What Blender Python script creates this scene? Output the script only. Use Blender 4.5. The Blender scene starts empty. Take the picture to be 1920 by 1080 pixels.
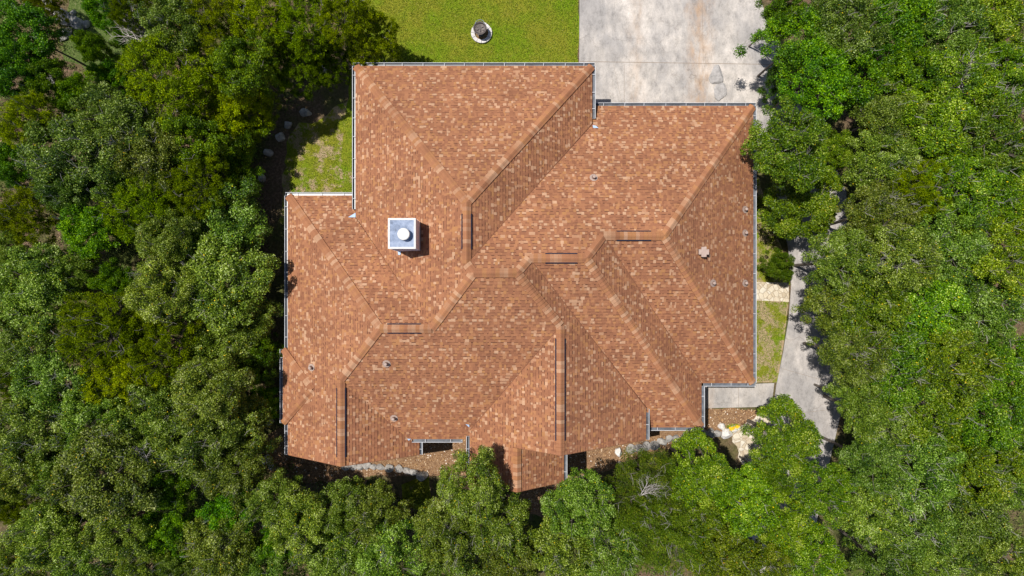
import bpy, bmesh, math, random
import numpy as np
from mathutils import Vector, Matrix

# ------------------------------------------------------------------ camera, sky, sun, exposure
S = bpy.context.scene
C = S.collection
CAMH, F, EAVE, U = 30.9, 1280.0, 2.9, 28.0 / 1280.0      # camera height, focal length in px, low eave height, metres per roof unit
cam = bpy.data.objects.new('camera', bpy.data.cameras.new('camera')); C.objects.link(cam)
cam.data.lens = 24; cam.data.sensor_width = 36; cam.data.clip_end = 500
cam.location = (0, 0, CAMH); cam.rotation_euler = (0, 0, 0)
S.camera = cam
SUN = Vector((0.34, -0.165, -1.0)).normalized()          # direction the light travels
elev = math.asin(-SUN.z)
w = bpy.data.worlds.new('World'); S.world = w; w.use_nodes = True
wn = w.node_tree; bg = wn.nodes['Background']
sky = wn.nodes.new('ShaderNodeTexSky'); sky.sky_type = 'NISHITA'; sky.sun_disc = False
sky.sun_elevation = elev; sky.sun_rotation = math.atan2(-SUN.x, -SUN.y)
wn.links.new(sky.outputs[0], bg.inputs[0]); bg.inputs[1].default_value = 0.078
sun = bpy.data.objects.new('sun', bpy.data.lights.new('sun', 'SUN')); C.objects.link(sun)
sun.data.energy = 4.8; sun.data.angle = math.radians(0.5); sun.data.color = (1.0, 0.955, 0.88)
sun.rotation_euler = SUN.to_track_quat('-Z', 'Y').to_euler()
S.view_settings.view_transform = 'Standard'; S.view_settings.look = 'None'
S.view_settings.exposure = 0.2; S.view_settings.gamma = 1
S.cycles.max_bounces = 6; S.cycles.diffuse_bounces = 3; S.cycles.transmission_bounces = 4

# ------------------------------------------------------------------ helpers
def G(px, py, z=0.0):                                     # photograph pixel -> place at height z
    k = (CAMH - z) / F
    return ((px - 960) * k, (540 - py) * k)

def tag(o, label=None, cat=None, group=None, kind=None):
    if label: o['label'] = label
    if cat: o['category'] = cat
    if group: o['group'] = group
    if kind: o['kind'] = kind
    return o

def empty(name, loc=(0, 0, 0), rz=0):
    o = bpy.data.objects.new(name, None); C.objects.link(o)
    o.location = loc; o.rotation_euler = (0, 0, rz); o.empty_display_size = .3
    return o

def link(name, me, m, parent=None, loc=None):
    if m and not me.materials: me.materials.append(m)
    o = bpy.data.objects.new(name, me); C.objects.link(o)
    if parent: o.parent = parent
    if loc: o.location = loc
    return o

class MB:
    """collects faces, then becomes one mesh"""
    def __init__(s): s.v = []; s.f = []; s.t = []
    def face(s, pts, tone=.5):
        n = len(s.v); s.v += [tuple(p) for p in pts]; s.f.append(list(range(n, n + len(pts)))); s.t.append(tone)
    def box(s, x0, x1, y0, y1, z0, z1, tone=.5):
        p = [(x0,y0,z0),(x1,y0,z0),(x1,y1,z0),(x0,y1,z0),(x0,y0,z1),(x1,y0,z1),(x1,y1,z1),(x0,y1,z1)]
        for q in ((3,2,1,0),(4,5,6,7),(0,1,5,4),(1,2,6,5),(2,3,7,6),(3,0,4,7)): s.face([p[i] for i in q], tone)
    def prism(s, poly, z0, z1, tone=.5):
        a = sum(poly[i][0]*poly[(i+1)%len(poly)][1]-poly[(i+1)%len(poly)][0]*poly[i][1] for i in range(len(poly)))
        if a < 0: poly = poly[::-1]
        s.face([(x, y, z1) for x, y in poly], tone); s.face([(x, y, z0) for x, y in poly[::-1]], tone)
        for i in range(len(poly)):
            a, b = poly[i], poly[(i+1) % len(poly)]
            s.face([(a[0],a[1],z0),(b[0],b[1],z0),(b[0],b[1],z1),(a[0],a[1],z1)], tone)
    def tube(s, pts, rads, n=6, tone=.5, cap=True):
        rings = []
        for i, p in enumerate(pts):
            p = Vector(p); d = (Vector(pts[min(i+1, len(pts)-1)]) - Vector(pts[max(i-1, 0)])).normalized()
            a = d.cross(Vector((0, 0, 1)) if abs(d.z) < .9 else Vector((1, 0, 0))).normalized(); b = d.cross(a)
            rings.append([p + (a*math.cos(2*math.pi*k/n) + b*math.sin(2*math.pi*k/n))*rads[i] for k in range(n)])
        n0 = len(s.v)
        for r in rings: s.v += [tuple(q) for q in r]
        for i in range(len(rings)-1):
            for k in range(n):
                s.f.append([n0+i*n+k, n0+i*n+(k+1)%n, n0+(i+1)*n+(k+1)%n, n0+(i+1)*n+k][::-1]); s.t.append(tone)
        if cap:
            s.f.append([n0+(len(rings)-1)*n+k for k in range(n)][::-1]); s.t.append(tone)
            s.f.append([n0+k for k in range(n)]); s.t.append(tone)
    def lathe(s, c, prof, n=28, tone=.5):
        n0 = len(s.v)
        for r, z in prof:
            s.v += [(c[0]+r*math.cos(2*math.pi*k/n), c[1]+r*math.sin(2*math.pi*k/n), c[2]+z) for k in range(n)]
        for i in range(len(prof)-1):
            for k in range(n):
                s.f.append([n0+i*n+k, n0+i*n+(k+1)%n, n0+(i+1)*n+(k+1)%n, n0+(i+1)*n+k]); s.t.append(tone)
    def build(s, name, m, parent=None, smooth=False, loc=None):
        me = bpy.data.meshes.new(name); me.from_pydata(s.v, [], s.f); me.update()
        at = me.attributes.new('tone', 'FLOAT', 'FACE'); at.data.foreach_set('value', s.t)
        if smooth: me.polygons.foreach_set('use_smooth', [True]*len(s.f))
        return link(name, me, m, parent, loc)

class Mat:
    def __init__(s, name, rough=.8, spec=.3):
        s.m = bpy.data.materials.new(name); s.m.use_nodes = True; s.nt = s.m.node_tree; s.n = s.nt.nodes
        s.b = s.n['Principled BSDF']; s.b.inputs['Roughness'].default_value = rough
        s.b.inputs['Specular IOR Level'].default_value = spec
    def N(s, t, **k):
        o = s.n.new(t)
        for a, v in k.items(): setattr(o, a, v)
        return o
    def L(s, a, b): s.nt.links.new(a, b)
    def coord(s):
        if not hasattr(s, 'geo'): s.geo = s.N('ShaderNodeNewGeometry')
        return s.geo.outputs['Position']
    def objc(s):
        return s.N('ShaderNodeTexCoord').outputs['Object']
    def noise(s, scale, detail=4, rough=.6, co=None, stretch=None, dist=0):
        t = s.N('ShaderNodeTexNoise'); t.inputs['Scale'].default_value = scale; t.inputs['Detail'].default_value = detail
        t.inputs['Roughness'].default_value = rough; t.inputs['Distortion'].default_value = dist
        c = co or s.coord()
        if stretch:
            mp = s.N('ShaderNodeMapping'); mp.inputs['Scale'].default_value = stretch; s.L(c, mp.inputs[0]); c = mp.outputs[0]
        s.L(c, t.inputs['Vector']); return t.outputs['Fac']
    def ramp(s, fac, stops, interp='LINEAR'):
        r = s.N('ShaderNodeValToRGB'); r.color_ramp.interpolation = interp; e = r.color_ramp.elements
        while len(e) < len(stops): e.new(.5)
        for i, (p, c) in enumerate(stops):
            e[i].position = p; e[i].color = (*c, 1) if isinstance(c, tuple) else (c, c, c, 1)
        s.L(fac, r.inputs[0]); return r.outputs[0]
    def mix(s, fac, a, b, mode='MIX'):
        x = s.N('ShaderNodeMix', data_type='RGBA', blend_type=mode)
        for i, v in ((0, fac), (6, a), (7, b)):
            if isinstance(v, (int, float)): x.inputs[i].default_value = v
            elif isinstance(v, tuple): x.inputs[i].default_value = (*v, 1)
            else: s.L(v, x.inputs[i])
        return x.outputs[2]
    def math(s, op, a, b=0):
        x = s.N('ShaderNodeMath', operation=op)
        for i, v in ((0, a), (1, b)):
            if isinstance(v, (int, float)): x.inputs[i].default_value = v
            else: s.L(v, x.inputs[i])
        return x.outputs[0]
    def attr(s, name='tone'):
        a = s.N('ShaderNodeAttribute'); a.attribute_name = name; return a.outputs['Fac']
    def base(s, c):
        if isinstance(c, tuple): s.b.inputs['Base Color'].default_value = (*c, 1)
        else: s.L(c, s.b.inputs['Base Color'])
        return s
    def bump(s, h, strength=.4, dist=.02):
        b = s.N('ShaderNodeBump'); b.inputs['Strength'].default_value = strength; b.inputs['Distance'].default_value = dist
        s.L(h, b.inputs['Height']); s.L(b.outputs[0], s.b.inputs['Normal']); return s

# ------------------------------------------------------------------ materials
# ground: leaf litter, soil, pale rock crumbs
g = Mat('forest_floor', .95, .1)
c1 = g.ramp(g.noise(9, 8, .75), [(.3, (.05, .034, .022)), (.5, (.15, .098, .064)), (.62, (.25, .165, .11)), (.75, (.40, .29, .21))])
c2 = g.ramp(g.noise(6, 6, .7), [(.35, (.035, .05, .012)), (.65, (.11, .13, .03))])
g.base(g.mix(g.ramp(g.noise(.35, 4, .6), [(.42, 0.), (.62, 1.)]), c1, c2)); g.bump(g.noise(14, 8, .8), 1, .06)
M_floor = g.m

g = Mat('lawn', .95, .1)
fine = g.noise(26, 6, .85)
grn = g.ramp(fine, [(.28, (.04, .09, .004)), (.44, (.11, .19, .006)), (.58, (.21, .31, .012)), (.72, (.38, .43, .045))])
yel = g.ramp(fine, [(.28, (.09, .10, .006)), (.44, (.19, .20, .014)), (.58, (.29, .29, .03)), (.72, (.46, .41, .11))])
lawnc = g.mix(g.ramp(g.noise(.5, 6, .68), [(.38, 0.), (.58, 1.)]), grn, yel)
dry = g.ramp(g.noise(20, 6, .8), [(.3, (.24, .16, .08)), (.6, (.5, .38, .24)), (.75, (.62, .5, .36))])
at = g.attr('dry')
mk = g.math('MULTIPLY', g.ramp(g.math('ADD', g.noise(1.7, 6, .72), g.math('MULTIPLY', at, .2)), [(.62, 0.), (.7, 1.)]), 1)
g.base(g.mix(mk, lawnc, dry)); g.bump(g.noise(34, 5, .8), 1, .05)
M_lawn = g.m

g = Mat('grass_blade', .8, .2)
g.base(g.ramp(g.attr(), [(0., (.045, .095, .004)), (.5, (.14, .21, .01)), (.85, (.26, .30, .03)), (1., (.46, .41, .12))])); M_blade = g.m

g = Mat('meadow', .95, .1)
g.base(g.ramp(g.noise(11, 8, .8), [(.3, (.03, .055, .012)), (.5, (.10, .15, .035)), (.6, (.17, .19, .07)), (.7, (.32, .26, .2)), (.8, (.45, .4, .36))]))
g.bump(g.noise(20, 6, .8), 1, .08); M_meadow = g.m

def concrete(name, tint, stain=True):
    g = Mat(name, .9, .2)
    base = g.ramp(g.noise(1.1, 8, .68), [(.3, tuple(v*.74 for v in tint)), (.5, tint), (.66, tuple(min(1, v*1.2) for v in tint))])
    speck = g.ramp(g.noise(28, 6, .8), [(.3, .74), (.5, .97), (.7, 1.1)])
    col = g.mix(1., base, speck, 'MULTIPLY')
    grey = g.ramp(g.noise(.42, 7, .7, stretch=(1, .6, 1)), [(.40, 0.), (.58, .7)])
    col = g.mix(grey, col, (.25, .24, .24))
    if stain:      # rust-brown run-off stain down the slab, weathered by noise
        sx = g.N('ShaderNodeSeparateXYZ'); g.L(g.coord(), sx.inputs[0])
        wob = g.math('MULTIPLY', g.math('SUBTRACT', g.noise(.9, 4, .6), .5), 1.4)
        def band(cx, wd):
            d = g.math('ABSOLUTE', g.math('SUBTRACT', g.math('ADD', sx.outputs[0], wob), cx))
            return g.math('MULTIPLY', g.math('MAXIMUM', g.math('SUBTRACT', 1., g.math('DIVIDE', d, wd)), 0.), g.ramp(g.noise(3.0, 6, .7, stretch=(1, .35, 1)), [(.38, .1), (.62, 1.)]))
        col = g.mix(g.math('MULTIPLY', band(8.5, .75), .8), col, (.40, .26, .16))
        col = g.mix(g.math('MULTIPLY', band(5.6, .5), .32), col, (.50, .33, .2))
    blot = g.ramp(g.noise(3.6, 12, .86, stretch=(1, .55, 1)), [(.38, .68), (.49, .97), (.6, 1.1)]); col = g.mix(1., col, blot, 'MULTIPLY')
    crk = g.N('ShaderNodeTexVoronoi', feature='DISTANCE_TO_EDGE'); crk.inputs['Scale'].default_value = .32; cw = g.N('ShaderNodeVectorMath', operation='ADD')
    cn = g.N('ShaderNodeTexNoise'); cn.inputs['Scale'].default_value = 1.6; g.L(g.coord(), cn.inputs['Vector']); g.L(g.coord(), cw.inputs[0]); g.L(cn.outputs['Color'], cw.inputs[1]); g.L(cw.outputs[0], crk.inputs['Vector'])
    col = g.mix(g.math('MULTIPLY', g.ramp(crk.outputs['Distance'], [(.0, 1.), (.006, 0.)]), g.ramp(g.noise(.7, 3, .5), [(.45, 0.), (.6, .6)])), col, (.16, .13, .11))
    g.base(col); g.bump(g.noise(40, 6, .8), .35, .01)
    return g.m
M_drive = concrete('driveway_concrete', (.50, .455, .415))
M_walk = concrete('walk_concrete', (.46, .42, .39), False)
g = Mat('joint', .95, .1); g.base((.24, .19, .15)); M_joint = g.m

g = Mat('flagstone', .9, .2)
vo = g.N('ShaderNodeTexVoronoi', feature='DISTANCE_TO_EDGE'); vo.inputs['Scale'].default_value = 4.4; g.L(g.coord(), vo.inputs['Vector'])
vc = g.N('ShaderNodeTexVoronoi'); vc.inputs['Scale'].default_value = 4.4; g.L(g.coord(), vc.inputs['Vector'])
sp = g.N('ShaderNodeSeparateColor'); g.L(vc.outputs['Color'], sp.inputs[0])
st = g.ramp(sp.outputs[0], [(0., (.46, .38, .27)), (.5, (.57, .49, .37)), (1., (.64, .59, .5))])
st = g.mix(1., st, g.ramp(g.noise(9, 6, .7), [(.3, .8), (.7, 1.1)]), 'MULTIPLY')
g.base(g.mix(g.ramp(vo.outputs['Distance'], [(.01, .85), (.05, 0.)]), st, (.34, .26, .18)))
g.bump(g.ramp(vo.outputs['Distance'], [(.0, 0.), (.09, 1.)]), .6, .03); M_flag = g.m

g = Mat('gravel_bed', .95, .1)
g.base(g.ramp(g.noise(16, 8, .8), [(.3, (.11, .06, .03)), (.5, (.27, .16, .09)), (.65, (.40, .26, .15)), (.78, (.62, .5, .38))]))
g.bump(g.noise(24, 6, .8), 1, .06); M_bed = g.m
g = Mat('pebble', .7, .3)
g.base(g.ramp(g.attr(), [(0., (.14, .07, .04)), (.35, (.34, .19, .09)), (.6, (.50, .32, .16)), (.85, (.62, .48, .34)), (1., (.85, .8, .74))])); M_pebble = g.m

def rockmat(name, a, b):
    g = Mat(name, .9, .2)
    g.base(g.ramp(g.noise(5, 8, .75), [(.3, a), (.55, b), (.75, tuple(min(1, v*1.35) for v in b))])); g.bump(g.noise(9, 8, .75), .8, .05)
    return g.m
M_rock = rockmat('grey_limestone', (.15, .14, .135), (.36, .34, .32))
M_whiterock = rockmat('white_limestone', (.46, .43, .40), (.74, .71, .68))
M_slab = rockmat('slab_stone', (.20, .19, .185), (.38, .36, .35))
M_ring = rockmat('ring_stone', (.42, .395, .38), (.62, .59, .57))

# shingles: colour by tab, granule speckle, blotchy blending
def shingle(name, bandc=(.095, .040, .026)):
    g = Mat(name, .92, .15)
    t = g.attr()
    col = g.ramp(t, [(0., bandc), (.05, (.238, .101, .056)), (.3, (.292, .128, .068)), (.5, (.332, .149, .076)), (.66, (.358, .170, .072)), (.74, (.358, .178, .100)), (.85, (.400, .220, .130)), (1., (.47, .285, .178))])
    col = g.mix(1., col, g.ramp(g.noise(70, 4, .8), [(.3, .80), (.7, 1.16)]), 'MULTIPLY')
    col = g.mix(1., col, g.ramp(g.noise(.7, 6, .7, dist=.4), [(.34, .86), (.5, 1.), (.66, 1.1)]), 'MULTIPLY')
    g.base(col); g.bump(g.noise(90, 3, .7), .5, .004)
    return g.m
M_sh = shingle('shingles')
g = Mat('roof_deck', .9, .1); g.base((.20, .09, .05)); M_deck = g.m
g = Mat('ridge_vent_plastic', .6, .3); g.base((.014, .018, .038)); M_vent = g.m
g = Mat('white_aluminium', .6, .25); g.base(g.ramp(g.noise(3, 5, .7), [(.3, (.36, .375, .40)), (.7, (.56, .57, .60))])); M_white = g.m
g = Mat('gutter_inside', .35, .5); g.base(g.ramp(g.noise(2.5, 5, .7), [(.3, (.05, .052, .06)), (.6, (.13, .145, .17)), (.75, (.12, .085, .06))])); M_gin = g.m
g = Mat('galvanised_metal', .8, .15); mott = g.ramp(g.noise(4, 6, .7), [(.32, (.13, .155, .21)), (.5, (.24, .29, .40)), (.7, (.36, .41, .52))]); g.base(mott); M_galv = g.m
g = Mat('chimney_siding', .85, .2)
g.base(g.ramp(g.noise(3, 6, .6), [(.3, (.66, .58, .56)), (.7, (.76, .69, .67))])); M_chim = g.m
g = Mat('flashing_blue_metal', .3, .5); g.base((.42, .56, .76)); M_flash = g.m
g = Mat('painted_white', .7, .2); g.base(g.ramp(g.noise(8, 4, .6), [(.3, (.56, .55, .53)), (.7, (.70, .685, .67))])); M_pw = g.m
g = Mat('vent_grey', .7, .3); g.base(g.ramp(g.noise(14, 5, .7), [(.3, (.30, .22, .185)), (.7, (.44, .34, .295))])); M_pipe = g.m
g = Mat('limestone_wall', .9, .2)
bk = g.N('ShaderNodeTexVoronoi', feature='DISTANCE_TO_EDGE'); bk.inputs['Scale'].default_value = 3.2; g.L(g.coord(), bk.inputs['Vector'])
g.base(g.mix(g.ramp(bk.outputs['Distance'], [(.02, 1.), (.05, 0.)]), g.ramp(g.noise(2.4, 6, .7), [(.3, (.36, .32, .26)), (.7, (.58, .52, .43))]), (.26, .23, .19))); M_wall = g.m
g = Mat('window_glass', .05, .8); g.base((.03, .04, .05)); M_glass = g.m
g = Mat('door_paint', .5, .4); g.base((.42, .36, .29)); M_door = g.m
g = Mat('dark_iron', .55, .5); g.b.inputs['Metallic'].default_value = .4; g.base(g.ramp(g.noise(18, 6, .75), [(.3, (.05, .04, .04)), (.6, (.13, .11, .105)), (.78, (.24, .17, .13))])); M_iron = g.m
g = Mat('ash', .95, .1); g.base(g.ramp(g.noise(22, 6, .75), [(.3, (.08, .07, .065)), (.6, (.24, .21, .195)), (.8, (.45, .4, .37))])); M_ash = g.m

# leaves
def leafmat(name, stops, hue=.5, gloss=.35, tr=.28):
    g = Mat(name, .5, gloss)
    oi = g.N('ShaderNodeObjectInfo')
    col = g.ramp(g.attr(), stops)
    hs = g.N('ShaderNodeHueSaturation'); g.L(col, hs.inputs['Color'])
    g.L(g.math('ADD', g.math('MULTIPLY', oi.outputs['Random'], .04), .489), hs.inputs['Hue'])
    g.L(g.math('ADD', g.math('MULTIPLY', g.math('FRACT', g.math('MULTIPLY', oi.outputs['Random'], 17.3)), .68), .74), hs.inputs['Value'])
    hs.inputs['Saturation'].default_value = 1.12
    g.base(hs.outputs[0])
    tl = g.N('ShaderNodeBsdfTranslucent'); g.L(hs.outputs[0], tl.inputs[0])
    mx = g.N('ShaderNodeMixShader'); mx.inputs[0].default_value = tr
    g.L(g.b.outputs[0], mx.inputs[1]); g.L(tl.outputs[0], mx.inputs[2])
    g.L(mx.outputs[0], g.n['Material Output'].inputs['Surface'])
    return g.m
M_leaf = {
 'oak': leafmat('oak_leaves', [(0., (.03, .06, .008)), (.4, (.15, .215, .030)), (.72, (.32, .40, .072)), (.93, (.52, .58, .24)), (1., (.70, .50, .07))], gloss=.5),
 'green': leafmat('bright_oak_leaves', [(0., (.035, .075, .005)), (.4, (.13, .205, .014)), (.72, (.265, .35, .032)), (.93, (.48, .52, .13)), (1., (.70, .48, .05))], gloss=.5),
 'juniper': leafmat('juniper_sprays', [(0., (.04, .07, .003)), (.5, (.215, .29, .008)), (.85, (.40, .47, .016)), (1., (.38, .36, .04))], gloss=.12),
 'elm': leafmat('elm_leaves', [(0., (.03, .075, .008)), (.5, (.13, .24, .014)), (.85, (.31, .45, .026)), (1., (.36, .48, .05))], gloss=.4),
 'mesquite': leafmat('feathery_leaves', [(0., (.03, .05, .008)), (.5, (.12, .17, .02)), (.85, (.25, .29, .045)), (1., (.45, .36, .06))], gloss=.25),
}
g = Mat('bark', .9, .2); g.base(g.mix(g.ramp(g.attr(), [(.6, 0.), (.9, 1.)]), g.ramp(g.noise(7, 6, .7), [(.3, (.09, .075, .06)), (.6, (.17, .145, .125))]), (.36, .33, .30))); M_bark = g.m
g = Mat('bleached_wood', .85, .2); g.base(g.ramp(g.noise(7, 6, .7), [(.3, (.26, .235, .22)), (.7, (.46, .42, .40))])); M_dead = g.m
g = Mat('undergrowth', .7, .2); g.base(g.ramp(g.attr(), [(0., (.03, .05, .008)), (.5, (.08, .13, .018)), (.85, (.15, .2, .035)), (1., (.34, .25, .13))])); M_under = g.m
g = Mat('yellow_petal', .6, .2); g.base(g.ramp(g.attr(), [(0., (.75, .40, .01)), (1., (.9, .58, .02))])); M_yellow = g.m

# ------------------------------------------------------------------ setting
def sheet(name, px, m, z, h=0.0, res=None, dry=0.0):
    poly = [G(*p) for p in px]
    mb = MB()
    if h: mb.prism(poly, z - h, z)
    else:
        a = sum(poly[i][0]*poly[(i+1)%len(poly)][1]-poly[(i+1)%len(poly)][0]*poly[i][1] for i in range(len(poly)))
        mb.face([(x, y, z) for x, y in (poly if a > 0 else poly[::-1])])
    o = mb.build(name, m); tag(o, kind='structure')
    at = o.data.attributes.new('dry', 'FLOAT', 'POINT'); at.data.foreach_set('value', [dry]*len(o.data.vertices))
    return o

def rough(px, amp, seed, step=14):                          # ragged edge for turf and soil
    r = random.Random(seed); out = []
    for i in range(len(px)):
        a, b = px[i], px[(i+1) % len(px)]
        n = max(1, int(math.hypot(b[0]-a[0], b[1]-a[1])/step))
        for k in range(n):
            t = k/n; out.append((a[0]+(b[0]-a[0])*t+r.uniform(-amp, amp), a[1]+(b[1]-a[1])*t+r.uniform(-amp, amp)))
    return out

gm = MB(); gm.box(-150, 150, -120, 120, -1, 0)
tag(gm.build('ground', M_floor), kind='structure')
sheet('lawn', rough([(600,-120),(1084,-120),(1084,300),(640,300),(660,110)], 2, 1), M_lawn, .010, 0, dry=-.2)
sheet('side_lawn', rough([(548,238),(600,225),(680,160),(700,200),(700,420),(520,420),(528,370),(536,300)], 5, 2), M_lawn, .006, 0, dry=.62)
sheet('lawn_strip', [(1390,560),(1478,566),(1470,640),(1457,717),(1390,717)], M_lawn, .010, 0, dry=.85)
sheet('lawn_edge', rough([(1390,330),(1424,335),(1440,400),(1466,470),(1480,520),(1480,532),(1390,532)], 2, 5), M_lawn, .008, 0, dry=.75)
sheet('meadow', rough([(130,-20),(235,-20),(265,70),(240,130),(170,150),(120,100)], 12, 6), M_meadow, .006)
sheet('grass_patch', rough([(755,905),(800,895),(812,945),(790,960),(755,945)], 4, 8), M_lawn, .006, 0, dry=.1)
sheet('driveway', [(1087,-120),(1420,-120),(1426,0),(1440,45),(1460,85),(1480,130),(1497,182),(1505,215),(1390,300),(1085,300)], M_drive, .05, .06)
jt = MB()
def joint(a, b, w=.022, z=.054):
    a = Vector((*G(*a), z)); b = Vector((*G(*b), z)); d = (b-a).normalized(); n = Vector((-d.y, d.x, 0))*w*.5
    jt.face([a-n, b-n, b+n, a+n])
joint((1087,116), (1482,122)); joint((1170,121), (1170,196), .014); joint((1315,-60), (1318,118), .014)
joint((1150,121),(1166,196),.008)
tag(jt.build('driveway_joint', M_joint), kind='structure')
sheet('path', [(1440,200),(1452,340),(1462,400),(1477,462),(1483,535),(1478,600),(1466,670),(1455,722),(1450,762),(1440,830),(1415,910),(1400,1000),(1385,1140),
      (1500,1140),(1515,1040),(1531,975),(1545,905),(1556,860),(1577,770),(1578,700),(1566,610),(1562,520),(1588,445),(1586,360),(1545,265),(1510,200)], M_walk, .046, .05)
sheet('front_walk', [(1290,724),(1451,718),(1446,762),(1290,766)], M_drive, .050, .05)
jt = MB(); joint((1384,721), (1384,764), .012, .054); joint((1463,690), (1574,722), .012, .05); joint((1450,780), (1576,765), .012, .05)
tag(jt.build('path_joint', M_joint), kind='structure')
sheet('flagstone_path', [(1395,528),(1478,530),(1479,566),(1395,562)], M_flag, .03, .03)
sheet('flagstone_patio', rough([(1368,806),(1395,795),(1440,766),(1452,766),(1432,850),(1425,890),(1390,870)], 3, 11, 10), M_flag, .03, .03)
BED = [(500,815),(498,880),(560,905),(640,905),(700,893),(780,893),(860,890),(920,950),(1060,975),(1110,895),(1180,862),(1250,842),(1330,822),(1375,808),(1400,790),(1446,768),(1250,764),(1150,700),(900,760),(600,760)]
sheet('gravel_bed', rough(BED, 3, 12), M_bed, .014)

# ------------------------------------------------------------------ the roof: one plane per slope, corners where the planes meet
P = {'A':.592,'B':.748,'C':.729,'D':.609,'E':.769,'F':.587,'G':.759,'H':.577,'I':.71,'J':.742,'K':.593,'L':.573,'M':.694,'N':.66,'O':.60,'Q':.62,'R':.60,'T':.742}
HI, KK = 23.4, 12.0
PL = {}
def plane(n, ax, s, e, z0):
    X = e*(F-z0)/F; p = P[n]
    PL[n] = dict(ax=ax, s=s, X=X, z0=z0, p=p, abc=((-p*s if ax == 'x' else 0), (-p*s if ax == 'y' else 0), z0+p*s*X))
for a in (('A','y',-1,-416,HI),('B','x',-1,-293,HI),('C','x',1,150,HI),('D','y',-1,-341,0),('E','x',1,452,0),('F','y',1,178,0),
          ('G','x',1,355,0),('H','y',1,261,0),('I','x',1,251,HI),('J','x',-1,-79,HI),('K','y',1,283,KK),('L','y',-1,-173,0),
          ('M','x',-1,-420,0),('N','x',1,-174,0),('O','y',-1,115,0),('Q','x',-1,-429,0),('R','y',1,253,0),('T','x',1,97,HI)): plane(*a)
def zat(n, x, y): a, b, c = PL[n]['abc']; return a*x+b*y+c
def V3(ns):
    M = []; b = []
    for n in ns: p = PL[n]['abc']; M.append([-p[0], -p[1], 1]); b.append(p[2])
    v = np.linalg.solve(np.array(M), np.array(b)); return tuple(float(q) for q in v)
def XY(n, x, y): return (x, y, zat(n, x, y))
def xat(n, z): a, b, c = PL[n]['abc']; return (z-c)/(a if a else b)     # coordinate across the plane at height z
eX = {n: PL[n]['X'] for n in PL}
ABC, LKM, LKB, BCD, BDK, DKI = V3('ABC'), V3('LKM'), V3('LKB'), V3('BCD'), V3('BDK'), V3('DKI')
DIH, DHG, DGF, DEF, KIJ, KMN, OQR = V3('DIH'), V3('DHG'), V3('DGF'), V3('DEF'), V3('KIJ'), V3('KMN'), V3('OQR')
yG1 = 284.4*(F-HI)/F; yG2 = 312.5; yP = 363*(F-HI)/F             # gable fronts: centre, left, porch
def rid(a, b, y):
    A, B = PL[a]['abc'], PL[b]['abc']; x = (B[2]-A[2])/(A[0]-B[0]); return (x, y, A[0]*x+A[2])
IJe, MNe, JTb, JTf = rid('I','J',yG1), rid('M','N',yG2), rid('J','T',yG1), rid('J','T',yP)
cAB, cAC = (eX['B'], eX['A'], HI), (eX['C'], eX['A'], HI)
vCD = (eX['C'], xat('D', HI), HI); vLB = (eX['B'], xat('L', HI), HI); vHI = (eX['I'], xat('H', HI), HI); vKJ = (eX['J'], xat('K', HI), HI)
vNK = (xat('N', KK), eX['K'], KK)
FACES = {
 'A': [cAB, cAC, ABC],
 'B': [cAB, ABC, BCD, BDK, LKB, vLB],
 'C': [cAC, vCD, BCD, ABC],
 'D': [(eX['C']+2, eX['D'], 0), (eX['E'], eX['D'], 0), DEF, DGF, DHG, DIH, DKI, BDK, BCD, XY('D', eX['C']+2, vCD[1])],
 'E': [(eX['E'], eX['D'], 0), (eX['E'], eX['F'], 0), DEF],
 'F': [(eX['E'], eX['F'], 0), (eX['G'], eX['F'], 0), DGF, DEF],
 'G': [(eX['G'], eX['F'], 0), (eX['G'], eX['H'], 0), DHG, DGF],
 'H': [(eX['G'], eX['H'], 0), (eX['I']+2, eX['H'], 0), XY('H', eX['I']+2, vHI[1]), DIH, DHG],
 'I': [vHI, (eX['I'], yG1, HI), IJe, KIJ, DKI, DIH],
 'J': [vKJ, KIJ, IJe, JTb, JTf, (eX['J'], yP, HI)],
 'T': [JTb, (eX['T'], yG1-6, HI), (eX['T'], yP, HI), JTf],
 'K': [vNK, (eX['J'], eX['K'], KK), vKJ, KIJ, DKI, BDK, LKB, LKM, KMN],
 'L': [(eX['M'], eX['L'], 0), (eX['B']-2, eX['L'], 0), XY('L', eX['B']-2, vLB[1]), LKB, LKM],
 'M': [(eX['M'], eX['L'], 0), LKM, KMN, MNe, (eX['M'], yG2, 0)],
 'N': [KMN, vNK, (eX['N'], eX['K'], 0), (eX['N'], yG2, 0), MNe],
 'O': [(eX['Q'], eX['O'], 0), (eX['M'], eX['O'], 0), OQR],
 'Q': [(eX['Q'], eX['O'], 0), (eX['Q'], eX['R'], 0), OQR],
 'R': [(eX['Q'], eX['R'], 0), (eX['M'], eX['R'], 0), OQR],
}
def W(x, y, z, lift=0.0): return (x*U, -y*U, EAVE + z*U + lift)     # roof units -> metres

house = empty('house', (0, 0, 0))
tag(house, 'large house with a terracotta shingle hip and gable roof in the middle of the woods', 'house')

def clip(poly, ax, lim, keep_ge):
    out = []
    for i in range(len(poly)):
        a, b = poly[i], poly[(i+1) % len(poly)]
        ia = (a[ax] >= lim) == keep_ge or a[ax] == lim; ib = (b[ax] >= lim) == keep_ge or b[ax] == lim
        if ia: out.append(a)
        if ia != ib:
            t = (lim-a[ax])/(b[ax]-a[ax]); p = [a[0]+(b[0]-a[0])*t, a[1]+(b[1]-a[1])*t]; p[ax] = lim; out.append(tuple(p))
    return out
def area(p): return abs(sum(p[i][0]*p[(i+1)%len(p)][1]-p[(i+1)%len(p)][0]*p[i][1] for i in range(len(p))))/2

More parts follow.
